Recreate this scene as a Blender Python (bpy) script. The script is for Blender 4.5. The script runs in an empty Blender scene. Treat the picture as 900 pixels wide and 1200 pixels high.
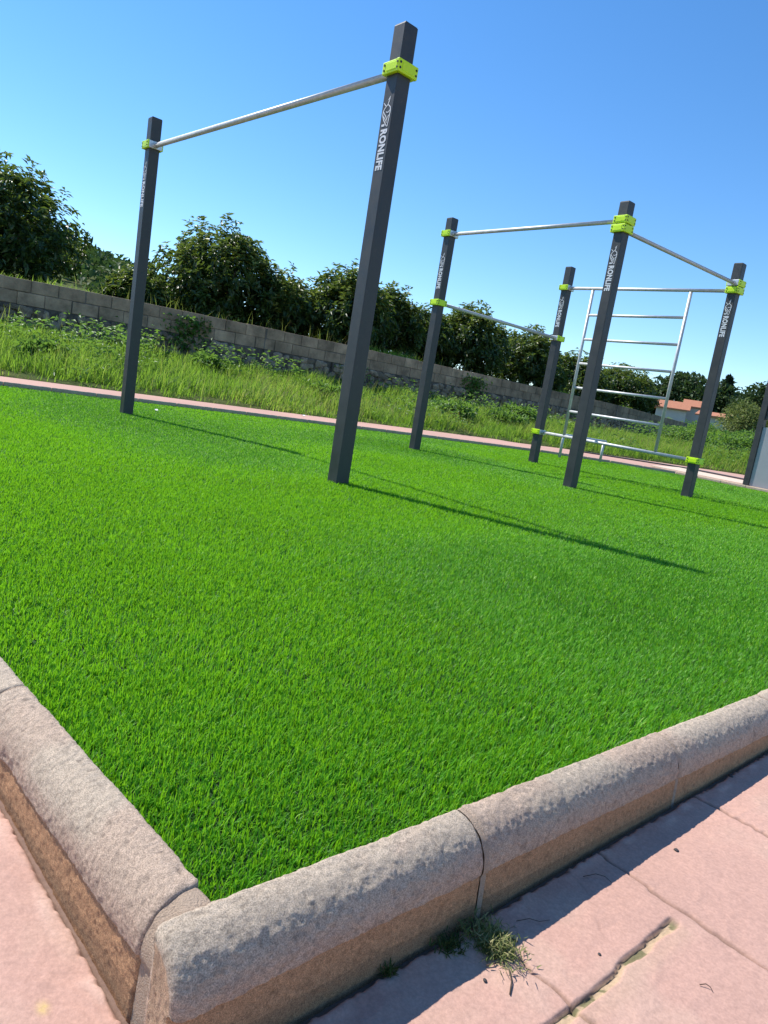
import bpy, bmesh, math, random
import numpy as np
from mathutils import Vector, Matrix

R = math.radians
rng = np.random.default_rng(7)
random.seed(7)
scene = bpy.context.scene
COL = scene.collection

# ------------------------------------------------------------------ helpers
def tag(o, label=None, cat=None, group=None, kind=None):
    if label: o['label'] = label
    if cat: o['category'] = cat
    if group: o['group'] = group
    if kind: o['kind'] = kind
    return o

def link(o, parent=None):
    COL.objects.link(o)
    if parent: o.parent = parent
    return o

def empty(name, loc=(0, 0, 0), rz=0.0):
    o = bpy.data.objects.new(name, None)
    o.location = loc
    o.rotation_euler = (0, 0, rz)
    o.empty_display_size = .2
    return link(o)

def np_mesh(name, V, F3=None, F4=None, attrs=None, cols=None, smooth=False):
    me = bpy.data.meshes.new(name)
    V = np.asarray(V, np.float32)
    me.vertices.add(len(V))
    me.vertices.foreach_set('co', V.ravel())
    n4 = 0 if F4 is None else len(F4)
    n3 = 0 if F3 is None else len(F3)
    parts, starts, off = [], [], 0
    if n4:
        parts.append(np.asarray(F4, np.int32).ravel()); starts.append(np.arange(n4) * 4); off = n4 * 4
    if n3:
        parts.append(np.asarray(F3, np.int32).ravel()); starts.append(off + np.arange(n3) * 3)
    li = np.concatenate(parts); ls = np.concatenate(starts).astype(np.int32)
    me.loops.add(len(li)); me.loops.foreach_set('vertex_index', li)
    me.polygons.add(n3 + n4); me.polygons.foreach_set('loop_start', ls)
    if smooth:
        me.polygons.foreach_set('use_smooth', np.ones(n3 + n4, bool))
    for k, a in (attrs or {}).items():
        at = me.attributes.new(k, 'FLOAT', 'POINT'); at.data.foreach_set('value', np.asarray(a, np.float32).ravel())
    for k, a in (cols or {}).items():
        a = np.asarray(a, np.float32)
        if a.shape[1] == 3: a = np.hstack([a, np.ones((len(a), 1), np.float32)])
        at = me.attributes.new(k, 'FLOAT_COLOR', 'POINT'); at.data.foreach_set('color', a.ravel())
    me.update(calc_edges=True)
    return me

def mesh_obj(name, me, mat, parent=None):
    o = bpy.data.objects.new(name, me)
    if mat: me.materials.append(mat)
    return link(o, parent)

def bm_obj(name, bm, mat, parent=None, smooth=False):
    me = bpy.data.meshes.new(name)
    bm.normal_update()
    if smooth:
        for f in bm.faces: f.smooth = True
    bm.to_mesh(me); bm.free()
    return mesh_obj(name, me, mat, parent)

def add_box(bm, lo, hi, bev=0.0, M=None):
    b = bmesh.new()
    bmesh.ops.create_cube(b, size=1)
    lo, hi = Vector(lo), Vector(hi)
    for v in b.verts:
        v.co = Vector([(lo[i] + hi[i]) / 2 + v.co[i] * (hi[i] - lo[i]) for i in range(3)])
    if bev:
        bmesh.ops.bevel(b, geom=list(b.edges), offset=bev, segments=2, affect='EDGES', profile=.6)
    if M is not None: b.transform(M)
    t = bpy.data.meshes.new('t'); b.to_mesh(t); b.free()
    bm.from_mesh(t); bpy.data.meshes.remove(t)

def add_tube(bm, pts, r, n=14, cap=True):
    pts = [Vector(p) for p in pts]
    rs = r if isinstance(r, (list, tuple)) else [r] * len(pts)
    rings = []
    t0 = (pts[1] - pts[0]).normalized()
    u = t0.cross(Vector((0, 0, 1)))
    if u.length < .05: u = t0.cross(Vector((1, 0, 0)))
    u.normalize()
    for i, p in enumerate(pts):
        t = (pts[min(i + 1, len(pts) - 1)] - pts[max(i - 1, 0)]).normalized()
        u = (u - t * u.dot(t)).normalized(); w = t.cross(u)
        rings.append([bm.verts.new(p + (u * math.cos(2 * math.pi * k / n) + w * math.sin(2 * math.pi * k / n)) * rs[i]) for k in range(n)])
    for a, b in zip(rings, rings[1:]):
        for k in range(n):
            f = bm.faces.new((a[k], a[(k + 1) % n], b[(k + 1) % n], b[k])); f.smooth = True
    if cap:
        bm.faces.new(rings[0][::-1]); bm.faces.new(rings[-1])

# value noise (numpy)
def _h(ix, iy, iz, s):
    n = (ix * 374761393 + iy * 668265263 + iz * 2147483647 + s * 144665) & 0xffffffff
    n = ((n ^ (n >> 13)) * 1274126177) & 0xffffffff
    n = ((n ^ (n >> 16)) * 2246822519) & 0xffffffff
    return ((n ^ (n >> 15)) & 0xffff) / 32767.5 - 1.0

def vnoise(x, y, z=None, s=0):
    x = np.asarray(x, float); y = np.asarray(y, float)
    z = np.zeros_like(x) if z is None else np.asarray(z, float)
    ix, iy, iz = (np.floor(a).astype(np.int64) for a in (x, y, z))
    fx, fy, fz = x - ix, y - iy, z - iz
    fx, fy, fz = (f * f * f * (f * (f * 6 - 15) + 10) for f in (fx, fy, fz))
    r = 0
    for dx in (0, 1):
        for dy in (0, 1):
            for dz in (0, 1):
                r = r + _h(ix + dx, iy + dy, iz + dz, s) * (fx if dx else 1 - fx) * (fy if dy else 1 - fy) * (fz if dz else 1 - fz)
    return r

def fbm(x, y, z=None, s=0, o=4):
    r, a, f = 0, .5, 1.0
    for i in range(o):
        r = r + a * vnoise(np.asarray(x) * f, np.asarray(y) * f, None if z is None else np.asarray(z) * f, s + i * 17)
        a *= .5; f *= 2.03
    return r

def sstep(t):
    t = np.clip(t, 0, 1); return t * t * (3 - 2 * t)

# ------------------------------------------------------------------ materials
def mat(name, build):
    m = bpy.data.materials.new(name); m.use_nodes = True
    nt = m.node_tree
    bs = nt.nodes['Principled BSDF']
    build(nt, bs)
    return m

def N(nt, t, **kw):
    n = nt.nodes.new(t)
    for k, v in kw.items():
        if k in n.inputs: n.inputs[k].default_value = v
        else: setattr(n, k, v)
    return n

def attr(nt, name):
    n = nt.nodes.new('ShaderNodeAttribute'); n.attribute_name = name; return n

def ramp(nt, fac, stops):
    r = nt.nodes.new('ShaderNodeValToRGB')
    el = r.color_ramp.elements
    while len(el) < len(stops): el.new(.5)
    for e, (p, c) in zip(el, stops):
        e.position = p; e.color = (*c, 1)
    nt.links.new(fac, r.inputs['Fac']); return r

def noise(nt, scale, detail=4, rough=.6, coord=None):
    n = nt.nodes.new('ShaderNodeTexNoise')
    n.inputs['Scale'].default_value = scale; n.inputs['Detail'].default_value = detail; n.inputs['Roughness'].default_value = rough
    if coord is None:
        coord = nt.nodes.new('ShaderNodeTexCoord').outputs['Object']
    nt.links.new(coord, n.inputs['Vector']); return n

def bump(nt, bs, h, strength, dist):
    b = nt.nodes.new('ShaderNodeBump'); b.inputs['Strength'].default_value = strength; b.inputs['Distance'].default_value = dist
    nt.links.new(h, b.inputs['Height']); nt.links.new(b.outputs['Normal'], bs.inputs['Normal']); return b

def simple(name, c, rough=.6, metal=0.0, var=.12, scale=30, spec=.5, bmp=0.0):
    def f(nt, bs):
        n = noise(nt, scale, 5)
        r = ramp(nt, n.outputs['Fac'], [(.25, tuple(x * (1 - var) for x in c)), (.75, tuple(min(1, x * (1 + var)) for x in c))])
        nt.links.new(r.outputs['Color'], bs.inputs['Base Color'])
        bs.inputs['Roughness'].default_value = rough; bs.inputs['Metallic'].default_value = metal
        bs.inputs['Specular IOR Level'].default_value = spec
        if bmp: bump(nt, bs, n.outputs['Fac'], bmp, .01)
    return mat(name, f)

def leafy(name, stops, rough=.5, trans=.3, tcol=(.2, .35, .03), spec=.4):
    def f(nt, bs):
        a = attr(nt, 'rnd')
        r = ramp(nt, a.outputs['Fac'], stops)
        nt.links.new(r.outputs['Color'], bs.inputs['Base Color'])
        bs.inputs['Roughness'].default_value = rough
        bs.inputs['Specular IOR Level'].default_value = spec
        t = nt.nodes.new('ShaderNodeBsdfTranslucent')
        mx = nt.nodes.new('ShaderNodeMix'); mx.data_type = 'RGBA'; mx.blend_type = 'MIX'
        mx.inputs['Factor'].default_value = .6
        nt.links.new(r.outputs['Color'], mx.inputs['A']); mx.inputs['B'].default_value = (*tcol, 1)
        nt.links.new(mx.outputs['Result'], t.inputs['Color'])
        ms = nt.nodes.new('ShaderNodeMixShader'); ms.inputs[0].default_value = trans
        out = nt.nodes['Material Output']
        nt.links.new(bs.outputs[0], ms.inputs[1]); nt.links.new(t.outputs[0], ms.inputs[2])
        nt.links.new(ms.outputs[0], out.inputs['Surface'])
    return mat(name, f)

def colmat(name, rough=.85, bscale=(220, 600), bstr=.5, bdist=.003, var=.25, spec=.3):
    """surface coloured by its own stain/dirt attribute plus fine grain"""
    def f(nt, bs):
        a = attr(nt, 'Col')
        n1 = noise(nt, bscale[0], 6, .65); n2 = noise(nt, bscale[1], 3, .6)
        mx = N(nt, 'ShaderNodeMix', data_type='RGBA', blend_type='MULTIPLY'); mx.inputs['Factor'].default_value = 1
        r = ramp(nt, n1.outputs['Fac'], [(.36, (1 - var,) * 3), (.64, (1 + var * .7,) * 3)])
        nt.links.new(a.outputs['Color'], mx.inputs['A']); nt.links.new(r.outputs['Color'], mx.inputs['B'])
        nt.links.new(mx.outputs['Result'], bs.inputs['Base Color'])
        bs.inputs['Roughness'].default_value = rough; bs.inputs['Specular IOR Level'].default_value = spec
        ad = N(nt, 'ShaderNodeMath', operation='ADD')
        nt.links.new(n1.outputs['Fac'], ad.inputs[0]); nt.links.new(n2.outputs['Fac'], ad.inputs[1])
        bump(nt, bs, ad.outputs[0], bstr, bdist)
    return mat(name, f)

M = {}
def post_mat(nt, bs):
    n = noise(nt, 9, 6, .6); n2 = noise(nt, 700, 2, .5)
    r = ramp(nt, n.outputs['Fac'], [(.3, (.027, .029, .029)), (.7, (.047, .049, .048))])
    nt.links.new(r.outputs['Color'], bs.inputs['Base Color'])
    n3 = noise(nt, 34, 9, .72)
    m3 = ramp(nt, n3.outputs['Fac'], [(.60, (0, 0, 0)), (.72, (.55, .55, .55))])
    mx = N(nt, 'ShaderNodeMix', data_type='RGBA', blend_type='MIX')
    nt.links.new(m3.outputs['Color'], mx.inputs['Factor']); nt.links.new(r.outputs['Color'], mx.inputs['A']); mx.inputs['B'].default_value = (.095, .09, .08, 1)
    nt.links.new(mx.outputs['Result'], bs.inputs['Base Color'])
    rr = ramp(nt, n.outputs['Fac'], [(.3, (.42,) * 3), (.7, (.58,) * 3)])
    nt.links.new(rr.outputs['Color'], bs.inputs['Roughness'])
    bump(nt, bs, n2.outputs['Fac'], .12, .002)
M['post'] = mat('powder_coated_steel', post_mat)
M['green'] = simple('lime_green_paint', (.60, .88, .003), .38, 0, .06, 40, .5, .03)
M['plate'] = simple('zinc_plate', (.62, .63, .62), .42, .75, .1, 60)
def steel(nt, bs):
    n = noise(nt, 25, 5)
    r = ramp(nt, n.outputs['Fac'], [(.3, (.46, .47, .46)), (.7, (.58, .59, .58))])
    nt.links.new(r.outputs['Color'], bs.inputs['Base Color'])
    bs.inputs['Metallic'].default_value = .35
    rr = ramp(nt, n.outputs['Fac'], [(.3, (.45,) * 3), (.7, (.58,) * 3)])
    nt.links.new(rr.outputs['Color'], bs.inputs['Roughness'])
M['steel'] = mat('galvanised_steel', steel)
M['bolt'] = simple('dark_bolt', (.03, .035, .03), .5, .5)
M['decal'] = simple('white_vinyl', (.72, .74, .76), .55, 0, .05)
M['turf'] = leafy('artificial_grass', [(0, (.024, .08, .007)), (.35, (.075, .255, .012)), (.8, (.15, .45, .018)), (1, (.33, .58, .06))], .5, .42, (.34, .72, .015), .3)
M['backing'] = simple('turf_backing', (.014, .05, .006), .9, 0, .4, 90)
M['bank'] = leafy('wild_grass', [(0, (.05, .115, .012)), (.5, (.15, .29, .03)), (.8, (.29, .40, .055)), (.9, (.40, .37, .13)), (1, (.36, .20, .10))], .6, .5, (.34, .58, .05), .25)
M['weed'] = leafy('weed_leaf', [(0, (.04, .09, .018)), (.6, (.10, .21, .04)), (1, (.18, .30, .07))], .5, .4, (.28, .5, .06), .35)
M['loquat'] = leafy('large_leaf', [(0, (.020, .042, .014)), (.7, (.055, .10, .026)), (.87, (.12, .18, .035)), (1, (.32, .34, .08))], .42, .28, (.24, .36, .04), .45)
M['fartree'] = leafy('far_foliage', [(0, (.026, .055, .022)), (1, (.08, .13, .045))], .6, .2, (.1, .18, .03), .25)
M['cypress'] = leafy('cypress_foliage', [(0, (.010, .024, .014)), (1, (.026, .05, .026))], .6, .1, (.06, .1, .03), .2)
M['olivebush'] = leafy('pale_bush_foliage', [(0, (.10, .13, .035)), (1, (.27, .31, .10))], .6, .3, (.22, .3, .07), .25)
M['hillwood'] = leafy('hill_foliage', [(0, (.03, .065, .02)), (1, (.07, .13, .04))], .7, .2, (.12, .22, .05), .2)
M['bark'] = simple('bark', (.10, .075, .055), .9, 0, .35, 14, .2, .6)
M['kerb'] = colmat('exposed_aggregate', .9, (620, 1300), .9, .0013, .46)
M['pave'] = colmat('pink_concrete', .85, (260, 700), .35, .0012, .12)
M['mortar'] = simple('kerb_mortar', (.46, .345, .25), .9, 0, .3, 500, .3, .7)
M['block'] = colmat('grey_blocks', .9, (2.6, 40), .5, .02, .38)
M['rubble'] = colmat('rubble_stone', .9, (9, 40), .7, .03, .3)
def ground_mat(nt, bs):
    n = noise(nt, .6, 8, .65); n2 = noise(nt, 9, 6, .7)
    r = ramp(nt, n.outputs['Fac'], [(.35, (.05, .085, .018)), (.55, (.10, .12, .03)), (.72, (.17, .12, .07))])
    r2 = ramp(nt, n2.outputs['Fac'], [(.3, (.6,) * 3), (.7, (1.15,) * 3)])
    mx = N(nt, 'ShaderNodeMix', data_type='RGBA', blend_type='MULTIPLY'); mx.inputs['Factor'].default_value = 1
    nt.links.new(r.outputs['Color'], mx.inputs['A']); nt.links.new(r2.outputs['Color'], mx.inputs['B'])
    nt.links.new(mx.outputs['Result'], bs.inputs['Base Color']); bs.inputs['Roughness'].default_value = .95
    bs.inputs['Specular IOR Level'].default_value = .1
    bump(nt, bs, n2.outputs['Fac'], .8, .08)
M['ground'] = mat('soil_and_grass', ground_mat)
M['roof'] = simple('terracotta_tiles', (.42, .17, .09), .85, 0, .3, 6)
M['render'] = simple('white_render', (.50, .47, .43), .9, 0, .08, 2)
M['dark'] = simple('dark_opening', (.03, .03, .035), .3, 0, .1)
M['panel_grey'] = simple('grey_panel', (.36, .37, .38), .5, .2, .05, 8)
M['panel_dark'] = simple('dark_panel', (.05, .056, .06), .5, 0, .1, 8)
M['beige'] = simple('beige_concrete', (.62, .50, .38), .9, 0, .12, 20, .3, .3)
M['straw'] = leafy('cut_grass', [(0, (.03, .05, .012)), (.5, (.12, .17, .045)), (1, (.42, .38, .18))], .6, .3, (.3, .36, .08), .2)
M['twig'] = simple('twig', (.07, .045, .03), .9, 0, .3, 200)
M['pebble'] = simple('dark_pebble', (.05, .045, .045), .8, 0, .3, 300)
M['paper'] = simple('white_paper', (.8, .8, .78), .8, 0, .05, 60)

# ------------------------------------------------------------------ camera
CAM = Vector((6.24441706, -5.64296456, 0.56380036))
F = Vector((-0.74939589, 0.64205211, -0.16178657)); RT = Vector((0.62243141, 0.76644694, 0.1585504)); UP = Vector((-0.22579844, -0.01811597, 0.97400558))
cd = bpy.data.cameras.new('camera'); cam = bpy.data.objects.new('camera', cd); link(cam)
mw = Matrix((RT, UP, -F)).transposed().to_4x4(); mw.translation = CAM
cam.matrix_world = mw
cd.sensor_fit = 'HORIZONTAL'; cd.sensor_width = 36; cd.lens = 823.834 / 900 * 36
cd.clip_start = .02; cd.clip_end = 6000
scene.camera = cam

# ------------------------------------------------------------------ light
SUN_AZ, SUN_EL = 198.06, 51.0
w = bpy.data.worlds.new('World'); scene.world = w; w.use_nodes = True
nt = w.node_tree
sky = nt.nodes.new('ShaderNodeTexSky'); sky.sky_type = 'NISHITA'; sky.sun_disc = False
sx, sy = math.cos(R(SUN_AZ)), math.sin(R(SUN_AZ))
sky.sun_elevation = R(SUN_EL); sky.sun_rotation = math.atan2(sx, sy)
sky.altitude = 600; sky.air_density = 1.0; sky.dust_density = .0; sky.ozone_density = 3.0
bg = nt.nodes['Background']; bg.inputs['Strength'].default_value = .118
hs = nt.nodes.new('ShaderNodeHueSaturation'); hs.inputs['Saturation'].default_value = 1.24; hs.inputs['Value'].default_value = 1.15; hs.inputs['Hue'].default_value = .501
nt.links.new(sky.outputs[0], hs.inputs['Color']); nt.links.new(hs.outputs['Color'], bg.inputs['Color'])
sd = bpy.data.lights.new('sun', 'SUN'); sd.energy = 4.4; sd.angle = R(.53); sd.color = (1, .95, .88)
so = bpy.data.objects.new('sun', sd); link(so)
ldir = Vector((-sx * math.cos(R(SUN_EL)), -sy * math.cos(R(SUN_EL)), -math.sin(R(SUN_EL))))
so.rotation_euler = ldir.to_track_quat('-Z', 'Y').to_euler(); so.location = (0, 0, 30)
vs = scene.view_settings
vs.view_transform = 'Standard'; vs.look = 'None'; vs.gamma = 1; vs.exposure = .62; vs.use_curve_mapping = False

# ------------------------------------------------------------------ plan
TURF = [(5.672, -5.295), (-2.6, -6.11), (-2.55, -3.9), (-2.5, -.9), (-2.35, 1.5), (-2.1, 3.5), (-1.95, 4.9), (-1.3, 6.2), (-.4, 7.0), (1.4, 6.85), (5.43, 6.85)]
def in_poly(x, y, P):
    c = np.zeros(len(x), bool)
    for (x0, y0), (x1, y1) in zip(P, P[1:] + P[:1]):
        t = (y0 > y) != (y1 > y)
        with np.errstate(divide='ignore', invalid='ignore'):
            xi = (x1 - x0) * (y - y0) / (y1 - y0 + 1e-12) + x0
        c ^= t & (x < xi)
    return c
def xb(y):   # where paving ends and soft ground begins
    return np.interp(y, [-60, 9, 12, 15, 18, 24, 40, 60], [-4.35, -4.45, -3.7, -2.8, 0, 9, 60, 200])
WALL = [(-11.2, -18), (-10.3, -8), (-9.95, -2.6), (-9.5, -1.1), (-9.05, 3), (-9.2, 8), (-9.6, 13), (-10.3, 20), (-13, 30.6)]
def wx(y):
    return np.interp(y, [p[1] for p in WALL], [p[0] for p in WALL])
WTOP = 1.68
def gz(x, y):
    x = np.asarray(x, float); y = np.asarray(y, float)
    d = xb(y) - x
    z = -.30 + .29 * sstep((d + .05) / .12)
    z = z + .03 * sstep(d / .4) + (.70 - .22 * sstep((y - 6) / 14)) * sstep(d / 6.0) + np.where(d > 0, fbm(x * .7, y * .7, s=3) * .10 * sstep(d / 1.5), 0)
    r = np.hypot(x - 6.2, y + 5.6)
    z = z + np.where(d > 0, .033 * np.maximum(0, r - 30) * sstep((y - 10) / 25), 0)
    be = wx(y) - x
    te = sstep((be - .12) / .25) * sstep((30.4 - y) / .6)
    z = z * (1 - te) + te * (1.53 + .04 * np.maximum(0, be) + .05 * vnoise(x * .8, y * .8, s=4))
    # wooded hill to the far left
    h = 21 * np.exp(-(((x + 215) / 75) ** 2 + ((y - 30) / 62) ** 2))
    return z + h

def axis(*segs):
    out = []
    for a, b, n in segs: out += list(np.linspace(a, b, n, endpoint=False))
    return np.array(out + [segs[-1][1]])
gx = axis((-1500, -300, 12), (-300, -60, 24), (-60, -16, 44), (-16, -2, 90), (-2, 14, 16), (14, 60, 20), (60, 1500, 14))
gy = axis((-1500, -60, 14), (-60, -20, 14), (-20, 45, 200), (45, 120, 40), (120, 320, 40), (320, 2500, 14))
X, Y = np.meshgrid(gx, gy, indexing='ij')
nx, ny = X.shape
V = np.stack([X, Y, gz(X, Y)], -1).reshape(-1, 3)
def grid_faces(nx, ny, mask=None):
    i, j = np.meshgrid(np.arange(nx - 1), np.arange(ny - 1), indexing='ij')
    a = (i * ny + j).ravel(); f = np.stack([a, a + ny, a + ny + 1, a + 1], -1)
    return f if mask is None else f[mask.ravel()]
o = mesh_obj('ground', np_mesh('ground', V, F4=grid_faces(nx, ny), smooth=True), M['ground']); tag(o, kind='structure')

# ------------------------------------------------------------------ paving
def pz(x, y):
    z = -.11 + .023 * (y + 5.2) + .06 * np.maximum(0, 5.66 - x)
    return np.minimum(z, -.03)
PINK = np.array([.495, .298, .232])
JY = [-4.93, -4.645, -4.31, -3.98, -3.62]
def base_r(y): return 5.672 - .02 * (y + 5.295) + .0715      # foot of the long kerb
def base_l(x): return -5.295 - .0986 * (5.672 - x) - .0715
x0, x1, y0, y1 = 4.9, 6.3, -5.8, -3.4
fx = np.linspace(x0, x1, 540); fy = np.linspace(y0, y1, 920)
X, Y = np.meshgrid(fx, fy, indexing='ij')
edge = np.minimum.reduce([X - x0, x1 - X, Y - y0, y1 - Y]); fade = sstep(edge / .12)
Z = pz(X, Y)
dz = .0014 * fbm(X * 5, Y * 5, s=11, o=4) + .0011 * fbm(X * 26, Y * 26, s=12, o=4)
rid = 1 - np.abs(vnoise(X * 9 + 1.7 * vnoise(X * 7, Y * 7, s=5), Y * 16 + 1.5 * vnoise(X * 6, Y * 9, s=6), s=13)) * 2
dz = dz + .0012 * np.clip(rid - .55, 0, 1)
col = np.tile(PINK, (X.size, 1)).reshape(*X.shape, 3)
t = fbm(X * 2.3, Y * 2.3, s=21, o=4)[..., None]
col = col * (1 + .14 * t)
t = sstep((fbm(X * 6, Y * 6, s=22) - .12) / .3)[..., None] * .30
col = col * (1 - t) + np.array([.52, .37, .28]) * t
def groove(dist, w, depth, dcol, amt=.8):
    global dz, col
    g = np.exp(-(dist / w) ** 2)
    dz = dz - depth * g
    k = (g * amt)[..., None]; col = col * (1 - k) + np.array(dcol) * k
wob = .004 * vnoise(X * 30, Y * 7, s=31) + .003 * vnoise(X * 90, Y * 20, s=32)
right = X > base_r(Y) - .02
for k, jy in enumerate(JY):
    m = np.where(right, np.abs(Y - jy - wob - .012 * (X - 5.8)), 9)
    part = .55 + .45 * sstep((vnoise(X * 14, Y * 0 + k, s=40) + .7) / .8)
    groove(m / part, .0034, .006, (.16, .10, .07), .9)
# wide eroded joint between two slabs, filled with sand and moss
cx_ = 5.884 + (Y + 4.66) * -.045 + .004 * vnoise(X * 12, Y * 26, s=51)
run = sstep((-4.668 - Y) / .015) * sstep((Y + 5.35) / .05)
dc = (X - cx_)
wid = .0065 + .0025 * vnoise(X * 0, Y * 22, s=52)
g = np.exp(-(np.abs(dc) / wid) ** 8) * run
dz = dz - .0052 * g + .0020 * g * fbm(X * 130, Y * 130, s=53, o=3)
fill = np.where(fbm(X * 45, Y * 45, s=54)[..., None] > .10, np.array([.12, .125, .05]), np.array([.42, .31, .19]))
gk = g[..., None] * .92
col = col * (1 - gk) + fill * gk
groove(np.where(run > .3, np.abs(dc + wid * .95), 9), .0017, .0035, (.09, .065, .045), .85)  # thin groove on the sunward edge; the step's shadow is put into its colour
halo = np.exp(-((dc - .016) / .014) ** 2) * run * .22
col = col * (1 - halo[..., None]) + np.array([.50, .36, .23]) * halo[..., None]
# ragged gap along both kerb feet
for dist in (np.maximum(X - base_r(Y), base_l(X) - Y),):
    rag = .0022 * (1 + vnoise(X * 130, Y * 130, s=61)) + .0022 * np.clip(vnoise(X * 34, Y * 34, s=62), 0, 1) + .0008
    g = np.where((dist > -.05), np.exp(-np.clip((dist - .001) / rag, 0, 9) ** 2), 1.0)
    g = np.where(dist < -.002, 1.0, g)
    dz = dz - .010 * g
    k = np.clip(g * 1.2, 0, 1)[..., None] * .8; col = col * (1 - k) + np.array([.12, .08, .06]) * k
    lip = (np.exp(-((dist - .016 - .008 * vnoise(X * 18, Y * 18, s=63)) / .009) ** 2) * np.clip(vnoise(X * 30, Y * 30, s=64) + .3, 0, 1))
    dz = dz + .0015 * lip; col = col + .10 * lip[..., None] * np.array([1, .9, .75])
# hairline crack and stains on the left slab
m = np.abs((X - 5.27) * .35 + (Y + 5.44) + .012 * vnoise(X * 25, Y * 25, s=71)); m = np.where((X < 5.36) & (Y < base_l(X)), m, 9)
groove(m, .0022, .003, (.2, .12, .1), .6)
g = np.exp(-((X - 5.594) / .007) ** 2 - ((Y + 5.437) / .005) ** 2) * (.7 + .3 * vnoise(X * 300, Y * 300, s=72))
col = col * (1 - .7 * g[..., None]) + np.array([.75, .60, .12]) * .7 * g[..., None]
col = col * (1 + .07 * vnoise(X * 210, Y * 210, s=73) + .02 * vnoise(X * 70, Y * 70, s=74))[..., None]
dz = dz + 0.0002 * vnoise(X * 150, Y * 150, s=75)
t = sstep((fbm(X * 3.1 + 5, Y * 3.1, s=76) - .15) / .35)[..., None] * .16
col = col * (1 - t) + np.array([.33, .21, .17]) * t
# scuffs: short dark strokes
for k in range(70):
    ux, uy = rng.uniform(5.2, 6.3), rng.uniform(-5.9, -3.4); a = rng.uniform(0, math.pi); L = rng.uniform(.006, .03)
    px_, py_ = (X - ux) * math.cos(a) + (Y - uy) * math.sin(a), -(X - ux) * math.sin(a) + (Y - uy) * math.cos(a)
    py_ = py_ - 8 * px_ ** 2
    g = np.exp(-(px_ / L) ** 4 - (py_ / .0016) ** 2) * rng.uniform(.15, .55)
    col = col * (1 - g[..., None]) + np.array([.22, .13, .10]) * g[..., None]; dz = dz - .0012 * g
V = np.stack([X, Y, Z + dz * fade], -1).reshape(-1, 3)
F4 = grid_faces(*X.shape)
# coarse remainder of the paving, butted against the fine sheet
cxs = np.array(sorted(set([x0, x1, 5.66]) | set(np.linspace(-4.2, 4.9, 10)) | set(np.linspace(6.3, 40, 12))))
cys = np.array(sorted(set([y0, y1]) | set(np.linspace(-40, -5.8, 12)) | set(np.array([-3.4, -1.5, 0, 2, 4, 6.4, 6.95, 7.5, 8.2, 9])) | set(np.linspace(9, 24, 10))))
CX, CY = np.meshgrid(cxs, cys, indexing='ij')
mid = lambda a: (a[:-1] + a[1:]) / 2
MX, MY = np.meshgrid(mid(cxs), mid(cys), indexing='ij')
mask = ~((MX > x0) & (MX < x1) & (MY > y0) & (MY < y1)) & (MX > 0.0) & ~in_poly((MX).ravel(), (MY).ravel(), [(-9, -5.0), (5.45, -5.0), (5.45, 6.4), (-9, 6.4)]).reshape(MX.shape)
Vc = np.stack([CX, CY, pz(CX, CY)], -1).reshape(-1, 3)
Fc = grid_faces(*CX.shape, mask) + len(V)
C = np.vstack([col.reshape(-1, 3), np.tile(PINK * 1.02, (len(Vc), 1))])
pave = mesh_obj('pavement', np_mesh('pavement', np.vstack([V, Vc]), F4=np.vstack([F4, Fc]), cols={'Col': np.clip(C, .01, 1)}, smooth=True), M['pave'])
tag(pave, kind='structure')
# pink path beyond the turf: strips from the turf's far kerb to the bank
ys = np.concatenate([np.linspace(-40, 9, 120), np.linspace(9, 26, 60)[1:]])
xl = xb(ys) - .05 + .05 * fbm(ys * 1.3, ys * 0, s=81)
us = np.linspace(0, 1, 8)
xr = np.where((ys > -6.2) & (ys < 7.0), np.interp(ys, [-6.11, -3.9, -.9, 1.5, 3.5, 4.9, 6.2, 7.0], [-2.6, -2.55, -2.5, -2.35, -2.1, -1.95, -1.3, -.4]) - .04, .05)
X = xl[:, None] + (xr - xl)[:, None] * us[None, :]
Y = np.repeat(ys[:, None], 8, 1)
keep = xl < -.05
X, Y = X[keep], Y[keep]
Zp = -.006 - .02 * sstep((Y - 6.6) / .5)
V = np.stack([X, Y, Zp], -1).reshape(-1, 3)
c = np.tile(PINK, (len(V), 1)) * (1 + .12 * fbm(V[:, 0] * 1.1, V[:, 1] * 1.1, s=82))[:, None]
path = mesh_obj('path', np_mesh('path', V, F4=grid_faces(*X.shape)[:, ::-1], cols={'Col': c}), M['pave']); tag(path, kind='structure')
# pale concrete strip and thin dark strip crossing the path at the back
def slab(name, pts, z0, z1, m):
    bm = bmesh.new()
    lo = [bm.verts.new((x, y, z0)) for x, y in pts]; hi = [bm.verts.new((x, y, z1)) for x, y in pts]
    bm.faces.new(hi); n = len(pts)
    for i in range(n): bm.faces.new((lo[i], lo[(i + 1) % n], hi[(i + 1) % n], hi[i]))
    bmesh.ops.recalc_face_normals(bm, faces=list(bm.faces))
    return bm_obj(name, bm, m)
o = slab('concrete_strip', [(-1.75, 8.45), (.3, 8.15), (3.2, 7.9), (3.2, 9.2), (.2, 9.7), (-2.1, 10.3)], -.02, .012, M['beige']); tag(o, kind='structure')
o = slab('dark_strip', [(-4.0, 8.75), (-2.45, 11.3), (.2, 11.0), (3.2, 10.6), (3.2, 10.95), (.2, 11.4), (-2.6, 11.75), (-4.2, 8.9)], -.02, -.001, M['pebble']); tag(o, kind='structure')

# ------------------------------------------------------------------ turf
bm = bmesh.new(); bm.faces.new([bm.verts.new((x, y, -.014)) for x, y in TURF][::-1])
o = bm_obj('turf_base', bm, M['backing']); tag(o, kind='structure')

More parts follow.
